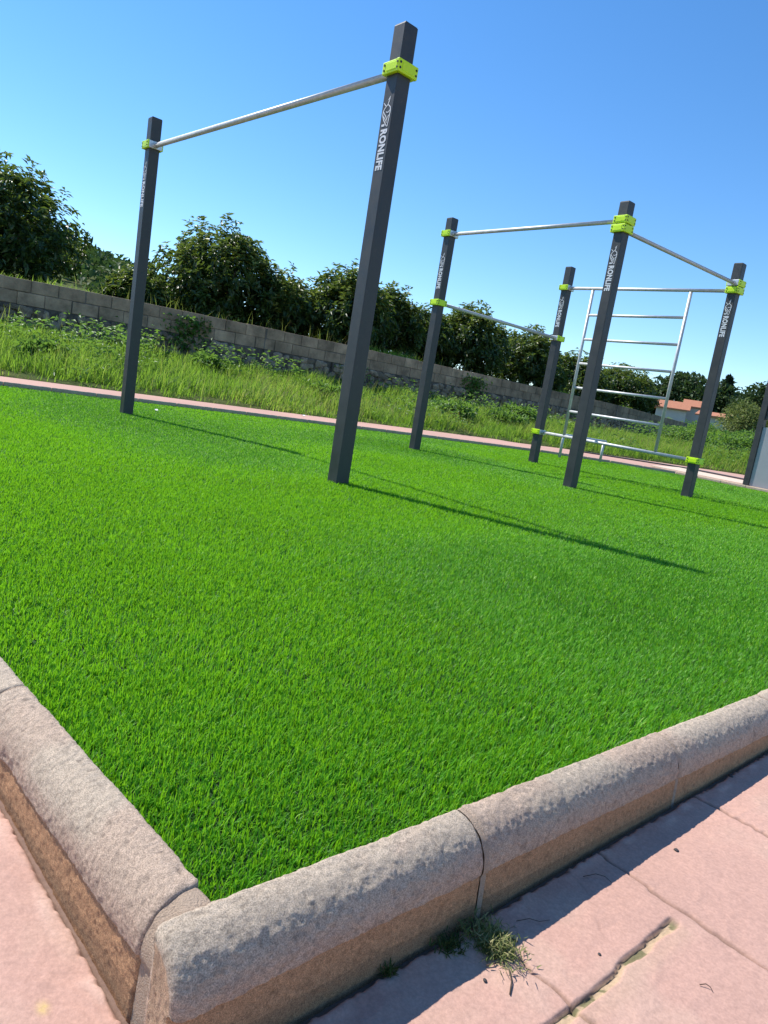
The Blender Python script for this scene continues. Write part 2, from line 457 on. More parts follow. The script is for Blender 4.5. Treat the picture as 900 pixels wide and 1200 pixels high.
def blades(P, H, W, az, lean, curve, rnd):
    n = len(P)
    D = np.stack([np.cos(az), np.sin(az), 0 * az], -1); S = np.stack([-np.sin(az), np.cos(az), 0 * az], -1)
    Zv = np.array([0, 0, 1.0])
    l1 = lean; l2 = lean + curve
    p1 = P + .55 * H[:, None] * (np.cos(l1)[:, None] * Zv + np.sin(l1)[:, None] * D)
    p2 = p1 + .45 * H[:, None] * (np.cos(l2)[:, None] * Zv + np.sin(l2)[:, None] * D)
    hw = (W / 2)[:, None] * S
    V = np.stack([P - hw, P + hw, p1 + hw * .85, p1 - hw * .85, p2], 1).reshape(-1, 3)
    b = (np.arange(n) * 5)[:, None]
    return V, b + np.array([[3, 2, 4]]), b + np.array([[0, 1, 2, 3]]), np.repeat(rnd, 5)

Vs, T3, T4, RN, off = [], [], [], [], 0
def ring(r0, r1, dens):
    """turf points in a ring about the photographer; everything is covered, thinner away from the view"""
    n = int(dens * math.pi * (r1 ** 2 - r0 ** 2))
    r = np.sqrt(rng.uniform(r0 ** 2, r1 ** 2, n)); a = rng.uniform(0, 2 * math.pi, n)
    x, y = CAM.x + r * np.cos(a), CAM.y + r * np.sin(a)
    dl = (np.degrees(a) - 139.4 + 180) % 360 - 180
    k = in_poly(x, y, TURF) & ((np.abs(dl) < 42) | (rng.uniform(size=n) < .3))
    return x[k], y[k], r[k]
for r0, r1, dens in ((.4, 1.3, 88000), (1.3, 2.2, 54000), (2.2, 3.5, 36000), (3.5, 5.5, 18000), (5.5, 8.5, 9000), (8.5, 15, 4500)):
    x, y, r = ring(r0, r1, dens)
    n = len(x)
    # tufts: pull blades towards tuft centres in the near field
    az = np.where(rng.uniform(size=n) < .45, rng.normal(1.2, .8, n) + 2.2 * vnoise(x * .6, y * .6, s=94), rng.uniform(0, 2 * math.pi, n))
    fld = fbm(x * 3, y * 3, s=91, o=3)
    W = np.clip(.0017 + .00058 * (r - .6), .0017, .007) * rng.uniform(.8, 1.25, n)
    big_ = fbm(x * .55, y * .55, s=95, o=3)
    H = rng.uniform(.015, .026, n) * (1 + .15 * fld)
    lean = np.abs(rng.normal(.35, .28, n)).clip(0, 1.2); curve = rng.uniform(0, .7, n)
    rnd = np.clip(.54 + .22 * rng.normal(size=n) + .10 * fld + .11 * big_ + .012 * np.clip(r - 2, 0, 5), 0, 1)
    P = np.stack([x, y, np.full(n, -.014)], -1)
    V, a3, a4, rn = blades(P, H, W, az, lean, curve, rnd)
    Vs.append(V); T3.append(a3 + off); T4.append(a4 + off); RN.append(rn); off += len(V)
turf = mesh_obj('artificial_turf', np_mesh('artificial_turf', np.vstack(Vs), np.vstack(T3), np.vstack(T4), {'rnd': np.concatenate(RN)}), M['turf'])
tag(turf, 'bright green artificial grass filling the kerbed exercise area', 'turf', kind='stuff')

# ------------------------------------------------------------------ kerbs
def kerb_profile(step):
    w_ = .066; p = [(.000, -.115), (.000, -.006), (.0015, -.002), (.006, 0.0)]
    for k in range(1, 15):
        a = k / 14 * math.pi / 2
        p.append((.014 + (w_ - .014) * math.sin(a), -.056 * (1 - math.cos(a))))
    p += [(w_, -.062), (w_ - .0035, -.0655), (w_ - .002, -.07), (w_ + .004, -.185)]
    p = np.array(p)
    s = np.concatenate([[0], np.cumsum(np.hypot(*np.diff(p, axis=0).T))])
    n = max(16, int(s[-1] / step)); q = np.linspace(0, s[-1], n)
    return np.stack([np.interp(q, s, p[:, 0]), np.interp(q, s, p[:, 1])], -1)

def kerb_mesh(L, step, seed, tone=1.0, fillet=.007, rot=0.0):
    pr = kerb_profile(step); n = len(pr)
    tg = np.gradient(pr, axis=0); tg /= np.linalg.norm(tg, axis=1)[:, None] + 1e-9
    nr = np.stack([-tg[:, 1], tg[:, 0]], -1)
    ctr = np.array([.03, -.09])
    m = int(L / step) + 1
    sx_ = np.linspace(0, L, m)
    sx_ = np.concatenate([[0, 0.0008, .0025], sx_[(sx_ > .004) & (sx_ < L - .004)], [L - .0025, L - .0008, L]])
    m = len(sx_)
    e = np.minimum(sx_, L - sx_)
    ins = fillet * (1 - np.sqrt(np.clip(1 - (1 - np.clip(e / fillet, 0, 1)) ** 2, 0, 1)))
    S, U = np.meshgrid(sx_, np.arange(n), indexing='ij')
    PY, PZ = pr[:, 0][U], pr[:, 1][U]
    if step < .005:
        g = .0007 * vnoise(S * 260, PY * 260, PZ * 260, s=seed) + .0006 * vnoise(S * 110, PY * 110, PZ * 110, s=seed + 2) + .0016 * fbm(S * 14, PY * 14, PZ * 14, s=seed + 5)
        pit = np.clip(vnoise(S * 170, PY * 170, PZ * 170, s=seed + 9) - .40, 0, 1)
        big = np.clip(fbm(S * 16, PY * 16, PZ * 16, s=seed + 12) - .40, 0, 1)
        g = g - .0006 * pit - .010 * big
    else:
        g = .003 * fbm(S * 30, PY * 30, PZ * 30, s=seed)
    low = (PZ < -.0635) & (PY > .02)
    g = np.where(low, g * .7, g)
    d = g - ins[:, None]
    PYd = PY + nr[:, 0][U] * d; PZd = PZ + nr[:, 1][U] * d
    V = np.stack([S, -PYd, PZd], -1).reshape(-1, 3)
    F4 = grid_faces(m, n)
    # end faces: rings of the outline shrinking to the middle, so the grain is not stretched
    K = 16
    extraV, F3l, F4l = [], [], []
    base = m * n
    for r_, sg in ((0, -1), (m - 1, 1)):
        oy, oz = PYd[r_], PZd[r_]
        prev = r_ * n + np.arange(n)
        for k in range(1, K):
            f_ = 1 - k / K
            yy = ctr[0] + (oy - ctr[0]) * f_; zz_ = ctr[1] + (oz - ctr[1]) * f_
            bmpv = .0012 * fbm(yy * 160 + 9 * r_, zz_ * 160, s=seed + 3, o=2) if step < .005 else 0 * yy
            extraV.append(np.stack([np.full(n, sx_[r_]) + sg * bmpv, -yy, zz_], -1))
            cur = base + np.arange(n); base += n
            F4l.append(np.stack([prev, np.roll(prev, -1), np.roll(cur, -1), cur], -1)); prev = cur
        extraV.append(np.array([[sx_[r_], -ctr[0], ctr[1]]])); ci = base; base += 1
        F3l.append(np.stack([prev, np.roll(prev, -1), np.full(n, ci)], -1))
    EV = np.vstack(extraV)
    V = np.vstack([V, EV]); F4 = np.vstack([F4] + F4l); F3 = np.vstack(F3l)
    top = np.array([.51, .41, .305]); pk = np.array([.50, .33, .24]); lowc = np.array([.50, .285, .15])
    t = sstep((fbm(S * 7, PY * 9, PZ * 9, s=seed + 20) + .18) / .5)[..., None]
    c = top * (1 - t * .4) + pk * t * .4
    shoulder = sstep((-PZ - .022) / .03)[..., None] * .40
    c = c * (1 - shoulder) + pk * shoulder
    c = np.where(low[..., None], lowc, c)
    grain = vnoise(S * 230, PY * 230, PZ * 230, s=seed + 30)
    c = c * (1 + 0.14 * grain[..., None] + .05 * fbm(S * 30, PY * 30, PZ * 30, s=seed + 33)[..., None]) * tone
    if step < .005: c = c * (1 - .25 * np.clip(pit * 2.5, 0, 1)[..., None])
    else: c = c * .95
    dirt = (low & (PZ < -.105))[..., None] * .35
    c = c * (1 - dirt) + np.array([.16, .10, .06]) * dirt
    ec = (lowc * .55 + top * .45) * (1 + .22 * vnoise(EV[:, 1] * 230, EV[:, 2] * 230, s=seed + 30) + .1 * fbm(EV[:, 1] * 40, EV[:, 2] * 40, s=seed + 31))[:, None]
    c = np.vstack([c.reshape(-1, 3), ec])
    return np_mesh('kerb_stone', V, F3, F4, cols={'Col': np.clip(c, .01, 1)}, smooth=True)

def fix_normals(me):
    bm = bmesh.new(); bm.from_mesh(me); bmesh.ops.recalc_face_normals(bm, faces=list(bm.faces)); bm.to_mesh(me); bm.free()

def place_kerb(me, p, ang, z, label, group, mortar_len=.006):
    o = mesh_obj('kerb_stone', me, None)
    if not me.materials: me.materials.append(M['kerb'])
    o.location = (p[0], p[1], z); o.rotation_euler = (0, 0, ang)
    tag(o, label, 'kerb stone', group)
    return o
def mortar(parent, x_, wide, shrink=.002):
    bm = bmesh.new(); pr = kerb_profile(.004)
    ctr = np.array([.03, -.09]); rows = []
    k = 5
    for i in range(k):
        xx = x_ - wide / 2 + wide * i / (k - 1)
        rows.append([bm.verts.new((xx, -(y + (ctr[0] - y) * shrink / .05), zz + (ctr[1] - zz) * shrink / .05 + .0012 * math.sin(zz * 300 + i))) for y, zz in pr])
    for a, b in zip(rows, rows[1:]):
        for i in range(len(pr) - 1): bm.faces.new((a[i], a[i + 1], b[i + 1], b[i]))
    bmesh.ops.recalc_face_normals(bm, faces=list(bm.faces))
    return bm_obj('mortar_joint', bm, M['mortar'], parent, True)

aR = math.atan2(1, -.02); dR = Vector((math.cos(aR), math.sin(aR)))
O = Vector((5.672, -5.295))
jr = [-.072, .372, .915, 1.39]
while jr[-1] < 12.2: jr.append(jr[-1] + .5)
GR = 'kerb stones along the right edge of the turf'
coarse = None
near_lab = ['rounded granular kerb stone meeting the corner, nearest the camera, with chipped crest',
            'rounded kerb stone behind the clump of cut grass on the pavement',
            'rounded kerb stone third along from the turf corner, at the right edge of the photo']
for i in range(len(jr) - 1):
    s0, s1 = jr[i] + .0015, jr[i + 1] - .0015
    p = O + dR * s0
    z = .02 + [0, .0015, -.001][i % 3]
    if i < 3:
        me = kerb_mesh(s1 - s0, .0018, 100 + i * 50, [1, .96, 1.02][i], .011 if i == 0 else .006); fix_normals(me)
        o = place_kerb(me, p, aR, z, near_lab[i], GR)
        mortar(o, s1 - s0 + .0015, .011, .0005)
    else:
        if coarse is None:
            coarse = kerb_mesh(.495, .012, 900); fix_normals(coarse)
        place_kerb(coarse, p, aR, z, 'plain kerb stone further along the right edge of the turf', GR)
aL = math.atan2(.0986, 1); dL = Vector((math.cos(aL), math.sin(aL)))
jl = [.030, .575]
while jl[-1] < 8.1: jl.append(jl[-1] + .5)
GL = 'kerb stones along the left edge of the turf'
for i in range(len(jl) - 1):
    s0, s1 = jl[i] + .002, jl[i + 1] - .002
    p = O - dL * s1
    if i < 2:
        me = kerb_mesh(s1 - s0, .0018, 400 + i * 50, 1.0, .006); fix_normals(me)
        o = place_kerb(me, p, aL, .02 - .001 * i, ['rounded kerb stone left of the turf corner, mortar patch at its end', 'kerb stone second from the corner on the left turf edge'][i], GL)
        mortar(o, -.002, .006)
        if i == 0:   # mortar fillet towards the corner
            mo = mortar(o, s1 - s0 + .020, .040, .0028); mo.name = 'mortar_patch'
    else:
        place_kerb(coarse, p, aL, .02, 'plain kerb stone further back along the left edge of the turf', GL)
# far edge: a low row, traversed with the turf on its left
far = [Vector(q) for q in TURF[1:]][::-1]
pts_, acc = [], 0
segs = list(zip(far, far[1:]))
for a, b in segs:
    d = b - a; n = max(1, round(d.length / .5)); ang = math.atan2(d.y, d.x)
    for k in range(n):
        p = a + d * (k / n)
        o = place_kerb(coarse, p, ang, .042, 'low kerb stone along the far turf edge beside the pink path', 'kerb stones along the far edge of the turf')
        o.scale = (d.length / n / .5, 1, 1)

# ------------------------------------------------------------------ exercise frames
PW = .048
def text_mesh():
    cu = bpy.data.curves.new('t', 'FONT'); cu.body = 'RONLIFE'; cu.size = 1; cu.offset = .042; cu.extrude = .01; cu.resolution_u = 3
    cu.space_character = 1.06
    ob = bpy.data.objects.new('t', cu); COL.objects.link(ob)
    bpy.context.view_layer.update()
    dg = bpy.context.evaluated_depsgraph_get()
    me = bpy.data.meshes.new_from_object(ob.evaluated_get(dg))
    bpy.data.objects.remove(ob); bpy.data.curves.remove(cu)
    co = np.array([v.co[:] for v in me.vertices])
    mn, mx = co.min(0), co.max(0)
    co = (co - mn) / (mx - mn)
    # letter-right runs down the post, letter-up points to the post's right
    out = np.stack([-.029 + co[:, 0] * 0 + co[:, 1] * .058, -(PW + .0006 + .0010 * co[:, 2]), -.038 - co[:, 0] * .222], -1)
    for v, c in zip(me.vertices, out): v.co = c
    bm = bmesh.new(); bm.from_mesh(me)
    add_box(bm, (-.029, -(PW + .0016), -.022), (-.003, -(PW + .0006), -.010))      # the short first I
    bmesh.ops.recalc_face_normals(bm, faces=list(bm.faces))
    bm.to_mesh(me); bm.free()
    me.name = 'lettering'; me.materials.clear(); me.materials.append(M['decal'])
    return me
TEXT = text_mesh()
def emblem_mesh():
    bm = bmesh.new()
    def stroke(pts, w_):
        pts = [Vector((x, z)) for x, z in pts]
        L, Rr = [], []
        for i, p in enumerate(pts):
            t_ = (pts[min(i + 1, len(pts) - 1)] - pts[max(0, i - 1)]).normalized(); n_ = Vector((-t_.y, t_.x))
            ww = w_ * (.55 + .45 * math.sin(math.pi * (i + .5) / len(pts)))
            L.append(p + n_ * ww / 2); Rr.append(p - n_ * ww / 2)
        dy = -(PW + .0012 + .0002 * len(bm.verts) % .0006)
        a = [bm.verts.new((q.x, dy, q.y)) for q in L]; b = [bm.verts.new((q.x, dy, q.y)) for q in Rr]
        for i in range(len(pts) - 1): bm.faces.new((a[i], b[i], b[i + 1], a[i + 1]))
    stroke([(-.034, .116), (-.022, .104), (-.010, .094), (.002, .104), (.011, .126), (.013, .146)], .0065)
    stroke([(.013, .146), (.007, .134), (-.002, .126)], .004)
    stroke([(-.010, .094), (-.022, .084), (-.031, .070), (-.031, .050), (-.018, .024), (.004, -.002), (.018, -.016)], .0065)
    stroke([(.002, .104), (.014, .096), (.026, .086), (.031, .070), (.029, .040), (.025, .010), (.022, -.016)], .0065)
    stroke([(-.030, .072), (-.018, .056), (-.002, .040), (.014, .016)], .0055)
    stroke([(-.026, .046), (-.014, .034), (.002, .018), (.012, .004)], .0045)
    stroke([(.030, .074), (.016, .062), (.006, .060), (-.006, .066)], .005)
    stroke([(.028, .046), (.018, .040), (.010, .026)], .0045)
    me = bpy.data.meshes.new('emblem'); bmesh.ops.recalc_face_normals(bm, faces=list(bm.faces)); bm.to_mesh(me); bm.free(); me.materials.append(M['decal'])
    return me
EMB = emblem_mesh()

def bolt_mesh():
    bm = bmesh.new(); bmesh.ops.create_cone(bm, cap_ends=True, segments=8, radius1=.0065, radius2=.0055, depth=.006)
    me = bpy.data.meshes.new('bolt'); bm.to_mesh(me); bm.free(); me.materials.append(M['bolt']); return me
BOLT = bolt_mesh()

def make_post(root, xy, h, rz, decal=True):
    bm = bmesh.new(); add_box(bm, (-PW, -PW, -.08), (PW, PW, h - .004), .005)
    add_box(bm, (-PW + .004, -PW + .004, h - .005), (PW - .004, PW - .004, h), .0015)
    o = bm_obj('post', bm, M['post'], root)
    o.location = (xy[0], xy[1], 0); o.rotation_euler = (0, 0, rz)
    if decal:
        t = link(bpy.data.objects.new('lettering', TEXT), o); t.location = (0, 0, h - .52)
        e = link(bpy.data.objects.new('emblem', EMB), o); e.location = (0, 0, h - .53)
    return o

CH = .034
def make_clamp(root, xy, z, bar_ang, rz_unused=0):
    """lime bracket wrapping the three faces away from the bar, zinc plate on the bar's side (+x local)"""
    bm = bmesh.new(); o_ = .074; i_ = PW + .001
    add_box(bm, (-o_, -o_, -CH), (-i_, o_, CH), .005)
    for s in (-1, 1):
        add_box(bm, (-i_ + .001, min(s * i_, s * (o_ - .0015)), -CH + .001), (o_ - .008, max(s * i_, s * (o_ - .0015)), CH - .001), .005)
        add_box(bm, (-o_ + .012, min(s * o_, s * (o_ - .004)), -.020), (.030, max(s * (o_ + .002), s * (o_ - .004)), .020), .0018)
    add_box(bm, (-o_ - .0025, -.045, -.022), (-o_ + .003, .045, .022), .0018)
    c = bm_obj('clamp', bm, M['green'], root)
    c.location = (xy[0], xy[1], z); c.rotation_euler = (0, 0, bar_ang)
    bm = bmesh.new(); add_box(bm, (i_, -o_ + .012, -CH + .003), (o_ - .006, o_ - .012, CH - .003), .003)
    add_tube(bm, [(o_ - .008, 0, 0), (o_ + .012, 0, 0)], .027, 16)
    bm_obj('bracket_plate', bm, M['plate'], c)
    for (bx, by, rx, ry) in [(.048, -1, 90, 0), (-.062, -1, 90, 0), (.048, 1, 90, 0), (-.062, 1, 90, 0), (-1, -.060, 0, 90), (-1, .060, 0, 90)]:
        for zz in (-.014, .014):
            b = link(bpy.data.objects.new('bolt', BOLT), c)
            if by in (-1, 1): b.location = (bx, by * (o_ - .0005), zz)
            else: b.location = (-o_ + .0005, by, zz)
            b.rotation_euler = (R(rx), R(ry), 0)
    return c
def bar(root, a, b, r=.0195, name='pull_up_bar', trim=.075):
    a, b = Vector(a), Vector(b); d = (b - a).normalized()
    bm = bmesh.new(); add_tube(bm, [a + d * trim, b - d * trim], r, 18)
    return bm_obj(name, bm, M['steel'], root)

P = {'1': (-.632, -3.201), '2': (2.764, -3.072), '3': (.036, -.015), '4': (.131, 2.104), '5': (2.284, -.011), '6': (2.384, 2.06)}
Hh = {'1': 2.678, '2': 2.592, '3': 2.628, '4': 2.588, '5': 2.580, '6': 2.538}
def ang(a, b): return math.atan2(P[b][1] - P[a][1], P[b][0] - P[a][0])
def sub(xy, o): return (xy[0] - o[0], xy[1] - o[1])

c1 = ((P['1'][0] + P['2'][0]) / 2, (P['1'][1] + P['2'][1]) / 2)
f1 = tag(empty('pull_up_frame', (c1[0], c1[1], 0)), 'two dark posts joined by one high steel bar at the front of the turf', 'pull-up bar')
def L1(k, z=0): q = sub(P[k], c1); return (q[0], q[1], z)
r1 = ang('1', '2')
for k in '12': make_post(f1, L1(k), Hh[k], r1)
make_clamp(f1, L1('1'), 2.44, r1); make_clamp(f1, L1('2'), 2.355, r1 + math.pi)
bar(f1, L1('1', 2.44), L1('2', 2.35), .021)

c2 = (sum(P[k][0] for k in '3456') / 4, sum(P[k][1] for k in '3456') / 4)
f2 = tag(empty('exercise_rig', (c2[0], c2[1], 0)), 'exercise rig of four dark posts with steel bars and a climbing ladder', 'exercise rig')
def L2(k, z=0): q = sub(P[k], c2); return (q[0], q[1], z)
for k in '3456': make_post(f2, L2(k), Hh[k], ang('3', '5') + R(1.0 if k in '46' else 0))
a35, a56, a34, a46 = ang('3', '5'), ang('5', '6'), ang('3', '4'), ang('4', '6')
bar(f2, L2('3', 2.455), L2('5', 2.42)); make_clamp(f2, L2('3'), 2.455, a35); make_clamp(f2, L2('5'), 2.42, a35 + math.pi)
bar(f2, L2('5', 2.345), L2('6', 2.328)); make_clamp(f2, L2('5'), 2.345, a56); make_clamp(f2, L2('6'), 2.328, a56 + math.pi)
bar(f2, L2('3', 1.695), L2('4', 1.665)); make_clamp(f2, L2('3'), 1.695, a34); make_clamp(f2, L2('4'), 1.665, a34 + math.pi)
bar(f2, L2('4', 2.32), L2('6', 2.253), name='ladder_top_bar'); make_clamp(f2, L2('4'), 2.32, a46); make_clamp(f2, L2('6'), 2.253, a46 + math.pi)
bar(f2, L2('4', .415), L2('6', .402), name='ladder_bottom_bar'); make_clamp(f2, L2('4'), .415, a46); make_clamp(f2, L2('6'), .402, a46 + math.pi)
A4, A6 = Vector(L2('4')), Vector(L2('6')); d46 = (A6 - A4).normalized()
def onlad(s, z): return A4 + d46 * s + Vector((0, 0, z))
for s in (.425, 1.76):
    zt = 2.32 - .067 * s / 2.25; zb = .415 - .013 * s / 2.25
    bm = bmesh.new(); add_tube(bm, [onlad(s, zb + .019), onlad(s, zt - .019)], .019, 14); bm_obj('ladder_rail', bm, M['steel'], f2)
for z in (1.965, 1.66, 1.352, 1.042, .732):
    bm = bmesh.new(); add_tube(bm, [onlad(.425 + .018, z + .012), onlad(1.76 - .018, z)], .0165, 14); bm_obj('ladder_rung', bm, M['steel'], f2)

# low steel push-up bar behind the rig
lb = tag(empty('push_up_bar', (-1.19, 5.07, 0)), 'low bent steel bar on two short legs behind the rig', 'push-up bar')
y0_, y1_ = -.66, .67; pts = [(.04, y0_, -.03), (.04, y0_, .30)]
for k in range(1, 7):
    a = k / 6 * math.pi / 2; pts.append((.04 - .005 * k / 6, y0_ + .09 * (1 - math.cos(a)), .30 + .09 * math.sin(a)))
pts += [(-.03, y1_ + .06, .375)]
bm = bmesh.new(); add_tube(bm, pts, .024, 14); bm_obj('top_bar', bm, M['steel'], lb)
bm = bmesh.new(); add_tube(bm, [(-.03, y1_, -.03), (-.03, y1_, .352)], .024, 14); bm_obj('leg', bm, M['steel'], lb)

# dark framed board at the right edge
ib = tag(empty('information_board', (.877, 7.08, 0)), 'dark framed board with a plain light grey lower panel at the far right edge', 'information board')
for x in (0, 1.75):
    bm = bmesh.new(); add_box(bm, (x - .05, -.05, -.1), (x + .05, .05, 2.6), .004); bm_obj('post', bm, M['post'], ib)
bm = bmesh.new(); add_box(bm, (.052, -.028, .04), (1.698, .012, 1.06), .003); bm_obj('lower_panel', bm, M['panel_grey'], ib)
bm = bmesh.new(); add_box(bm, (.052, -.036, 1.19), (1.698, .03, 1.25), .003); bm_obj('cross_rail', bm, M['post'], ib)
bm = bmesh.new(); add_box(bm, (.052, -.02, 1.253), (1.698, .012, 2.45), .003); bm_obj('upper_panel', bm, M['panel_dark'], ib)

# ------------------------------------------------------------------ boundary wall
wl = tag(empty('boundary_wall', (-9.6, 6, 0)), 'long grey block wall on a rubble base, between the grassy bank and the trees', 'wall')
wp = [Vector(q) for q in WALL]
cum = [0]
for a, b in zip(wp, wp[1:]): cum.append(cum[-1] + (b - a).length)
def wall_at(s):
    x = np.interp(s, cum, [q.x for q in wp]); y = np.interp(s, cum, [q.y for q in wp])
    e = .3; xa, xb_ = np.interp([s - e, s + e], cum, [q.x for q in wp]); ya, yb_ = np.interp([s - e, s + e], cum, [q.y for q in wp])
    return float(x), float(y), math.atan2(yb_ - ya, xb_ - xa)
bm = bmesh.new(); cols = []
rnd_ = random.Random(3)
def paint(n0, c):
    cols.extend([c] * (len(bm.verts) - n0))
for course, (zb, zt) in enumerate(((WTOP - .245, WTOP), (WTOP - .50, WTOP - .257))):
    s = .0 if course == 0 else -.24
    while s < cum[-1] - .2:
        L = .50; sc = s + L / 2
        x, y, a = wall_at(max(0, min(cum[-1], sc)))
        mtx = Matrix.Translation((x + rnd_.uniform(-.006, .006) + 9.6, y - 6, 0)) @ Matrix.Rotation(a, 4, 'Z')
        n0 = len(bm.verts)
        add_box(bm, (-L / 2 + .006, -.1, zb + rnd_.uniform(-.004, .004)), (L / 2 - .006, .1, zt + rnd_.uniform(-.006, .006)), .012, mtx)
        g = rnd_.uniform(.78, 1.15); far_ = .75 if s > 31 else 1
        paint(n0, (.34 * g * far_, .25 * g * far_, .17 * g * far_))
        s += L
s = 0
while s < cum[-1]:
    x, y, a = wall_at(min(cum[-1], s + .5)); n0 = len(bm.verts)
    mtx = Matrix.Translation((x + 9.6, y - 6, 0)) @ Matrix.Rotation(a, 4, 'Z')
    add_box(bm, (-.53, -.086, WTOP - .5), (.53, .086, WTOP - .012), 0, mtx); paint(n0, (.17, .145, .12)); s += 1.0
me = bpy.data.meshes.new('block_courses'); bm.to_mesh(me); bm.free()
at = me.attributes.new('Col', 'FLOAT_COLOR', 'POINT'); at.data.foreach_set('color', np.hstack([np.array(cols), np.ones((len(cols), 1))]).astype(np.float32).ravel())
mesh_obj('block_courses', me, M['block'], wl)
bm = bmesh.new(); cols = []
s = 0
while s < cum[-1]:
    x, y, a = wall_at(min(cum[-1], s + .5)); n0 = len(bm.verts)
    mtx = Matrix.Translation((x + 9.6, y - 6, 0)) @ Matrix.Rotation(a, 4, 'Z')
    add_box(bm, (-.53, -.11, .1), (.53, .12, WTOP - .503), 0, mtx); paint(n0, (.10, .085, .07)); s += 1.0
s = 0
while s < cum[-1]:
    z = .35
    while z < WTOP - .56:
        hgt = rnd_.uniform(.10, .22); L = rnd_.uniform(.14, .36)
        x, y, a = wall_at(min(cum[-1], max(0, s + rnd_.uniform(-.12, .12))))
        n0 = len(bm.verts)
        mtx = Matrix.Translation((x + 9.6, y - 6, 0)) @ Matrix.Rotation(a, 4, 'Z') @ Matrix.Translation((0, -.105, min(z + hgt / 2, WTOP - .51 - hgt / 2))) @ Matrix.Rotation(rnd_.uniform(-.35, .35), 4, 'Y')
        b = bmesh.new(); bmesh.ops.create_icosphere(b, subdivisions=2, radius=1)
        sd_ = rnd_.random() * 50
        for v in b.verts:
            k = 1 + .22 * math.sin(v.co.x * 5 + sd_) * math.cos(v.co.z * 4 + sd_ * 2)
            c_ = v.co * k
            c_ = Vector([math.copysign(abs(q) ** .7, q) for q in c_])
            v.co = Vector((c_.x * L / 2, c_.y * .055, c_.z * hgt / 2))
        b.transform(mtx); t_ = bpy.data.meshes.new('t'); b.to_mesh(t_); b.free(); bm.from_mesh(t_); bpy.data.meshes.remove(t_)
        g = rnd_.uniform(.55, 1.25); paint(n0, (.28 * g, .22 * g, .16 * g))
        z += hgt * .9
    s += .26
me = bpy.data.meshes.new('rubble_base'); bm.to_mesh(me); bm.free()
at = me.attributes.new('Col', 'FLOAT_COLOR', 'POINT'); at.data.foreach_set('color', np.hstack([np.array(cols), np.ones((len(cols), 1))]).astype(np.float32).ravel())
mesh_obj('rubble_base', me, M['rubble'], wl)

# ------------------------------------------------------------------ foliage
def unit(v): return v / (np.linalg.norm(v, axis=-1, keepdims=True) + 1e-9)
def leaf_mesh(name, Pp, D, L, W, rnd, droop=.15, fold=.25):
    n = len(Pp)
    D = unit(D); up = unit(rng.normal(size=(n, 3)) * .5 + np.array([0, 0, 1.0]))
    S = unit(np.cross(D, up)); Nn = np.cross(S, D)
    L = np.broadcast_to(L, n)[:, None]; W = np.broadcast_to(W, n)[:, None]
    mid_ = Pp + D * L * .48
    l = mid_ + S * W / 2 + Nn * W * fold; r = mid_ - S * W / 2 + Nn * W * fold
    tip = Pp + D * L - Nn * L * droop
    V = np.stack([Pp, r, tip, l], 1).reshape(-1, 3)
    b = (np.arange(n) * 4)[:, None]
    F3 = np.vstack([b + np.array([[0, 1, 2]]), b + np.array([[0, 2, 3]])])
    return np_mesh(name, V, F3, attrs={'rnd': np.repeat(rnd, 4)})

def blob_points(n, lobes, shell=.75):
    """points near the surface of a union of ellipsoids, with outward directions"""
    vol = np.array([a[3] * a[4] * a[5] for a in lobes]) ** (2 / 3); k = rng.choice(len(lobes), n, p=vol / vol.sum())
    A = np.array(lobes)[k]
    d = unit(rng.normal(size=(n, 3)))
    r = shell + (1 - shell) * rng.uniform(0, 1, n) ** .5
    inner = rng.uniform(size=n) < .22
    r = np.where(inner, rng.uniform(.2, shell, n), r)
    r = r * (1 + .16 * vnoise(d[:, 0] * 2.3 + A[:, 0], d[:, 1] * 2.3 + A[:, 1], d[:, 2] * 2.3, s=77))
    return A[:, :3] + d * A[:, 3:6] * r[:, None], d

def trunk_mesh(base, h, r, lobes, lean=0.0, limbs=7):
    bm = bmesh.new(); rr = random.Random(int(abs(base[0] * 97 + base[1] * 31)))
    top = Vector((base[0] + lean, base[1], base[2] + h))
    b = Vector(base)
    pts = [b + (top - b) * t_ + Vector((rr.uniform(-1, 1), rr.uniform(-1, 1), 0)) * r * .6 * t_ for t_ in (0, .15, .4, .7, 1)]
    add_tube(bm, pts, [r * 1.4, r, r * .85, r * .75, r * .6], 9)
    for i in range(limbs):
        l = lobes[i % len(lobes)]
        e = Vector(l[:3]) + Vector((rr.uniform(-.4, .4) * l[3], rr.uniform(-.4, .4) * l[4], rr.uniform(-.1, .6) * l[5]))
        s_ = pts[2 + i % 3]; m_ = (s_ + e) / 2 + Vector((rr.uniform(-.1, .1), rr.uniform(-.1, .1), -.05 * (e - s_).length))
        add_tube(bm, [s_, m_, e], [r * .5, r * .33, r * .12], 6)
    return bm

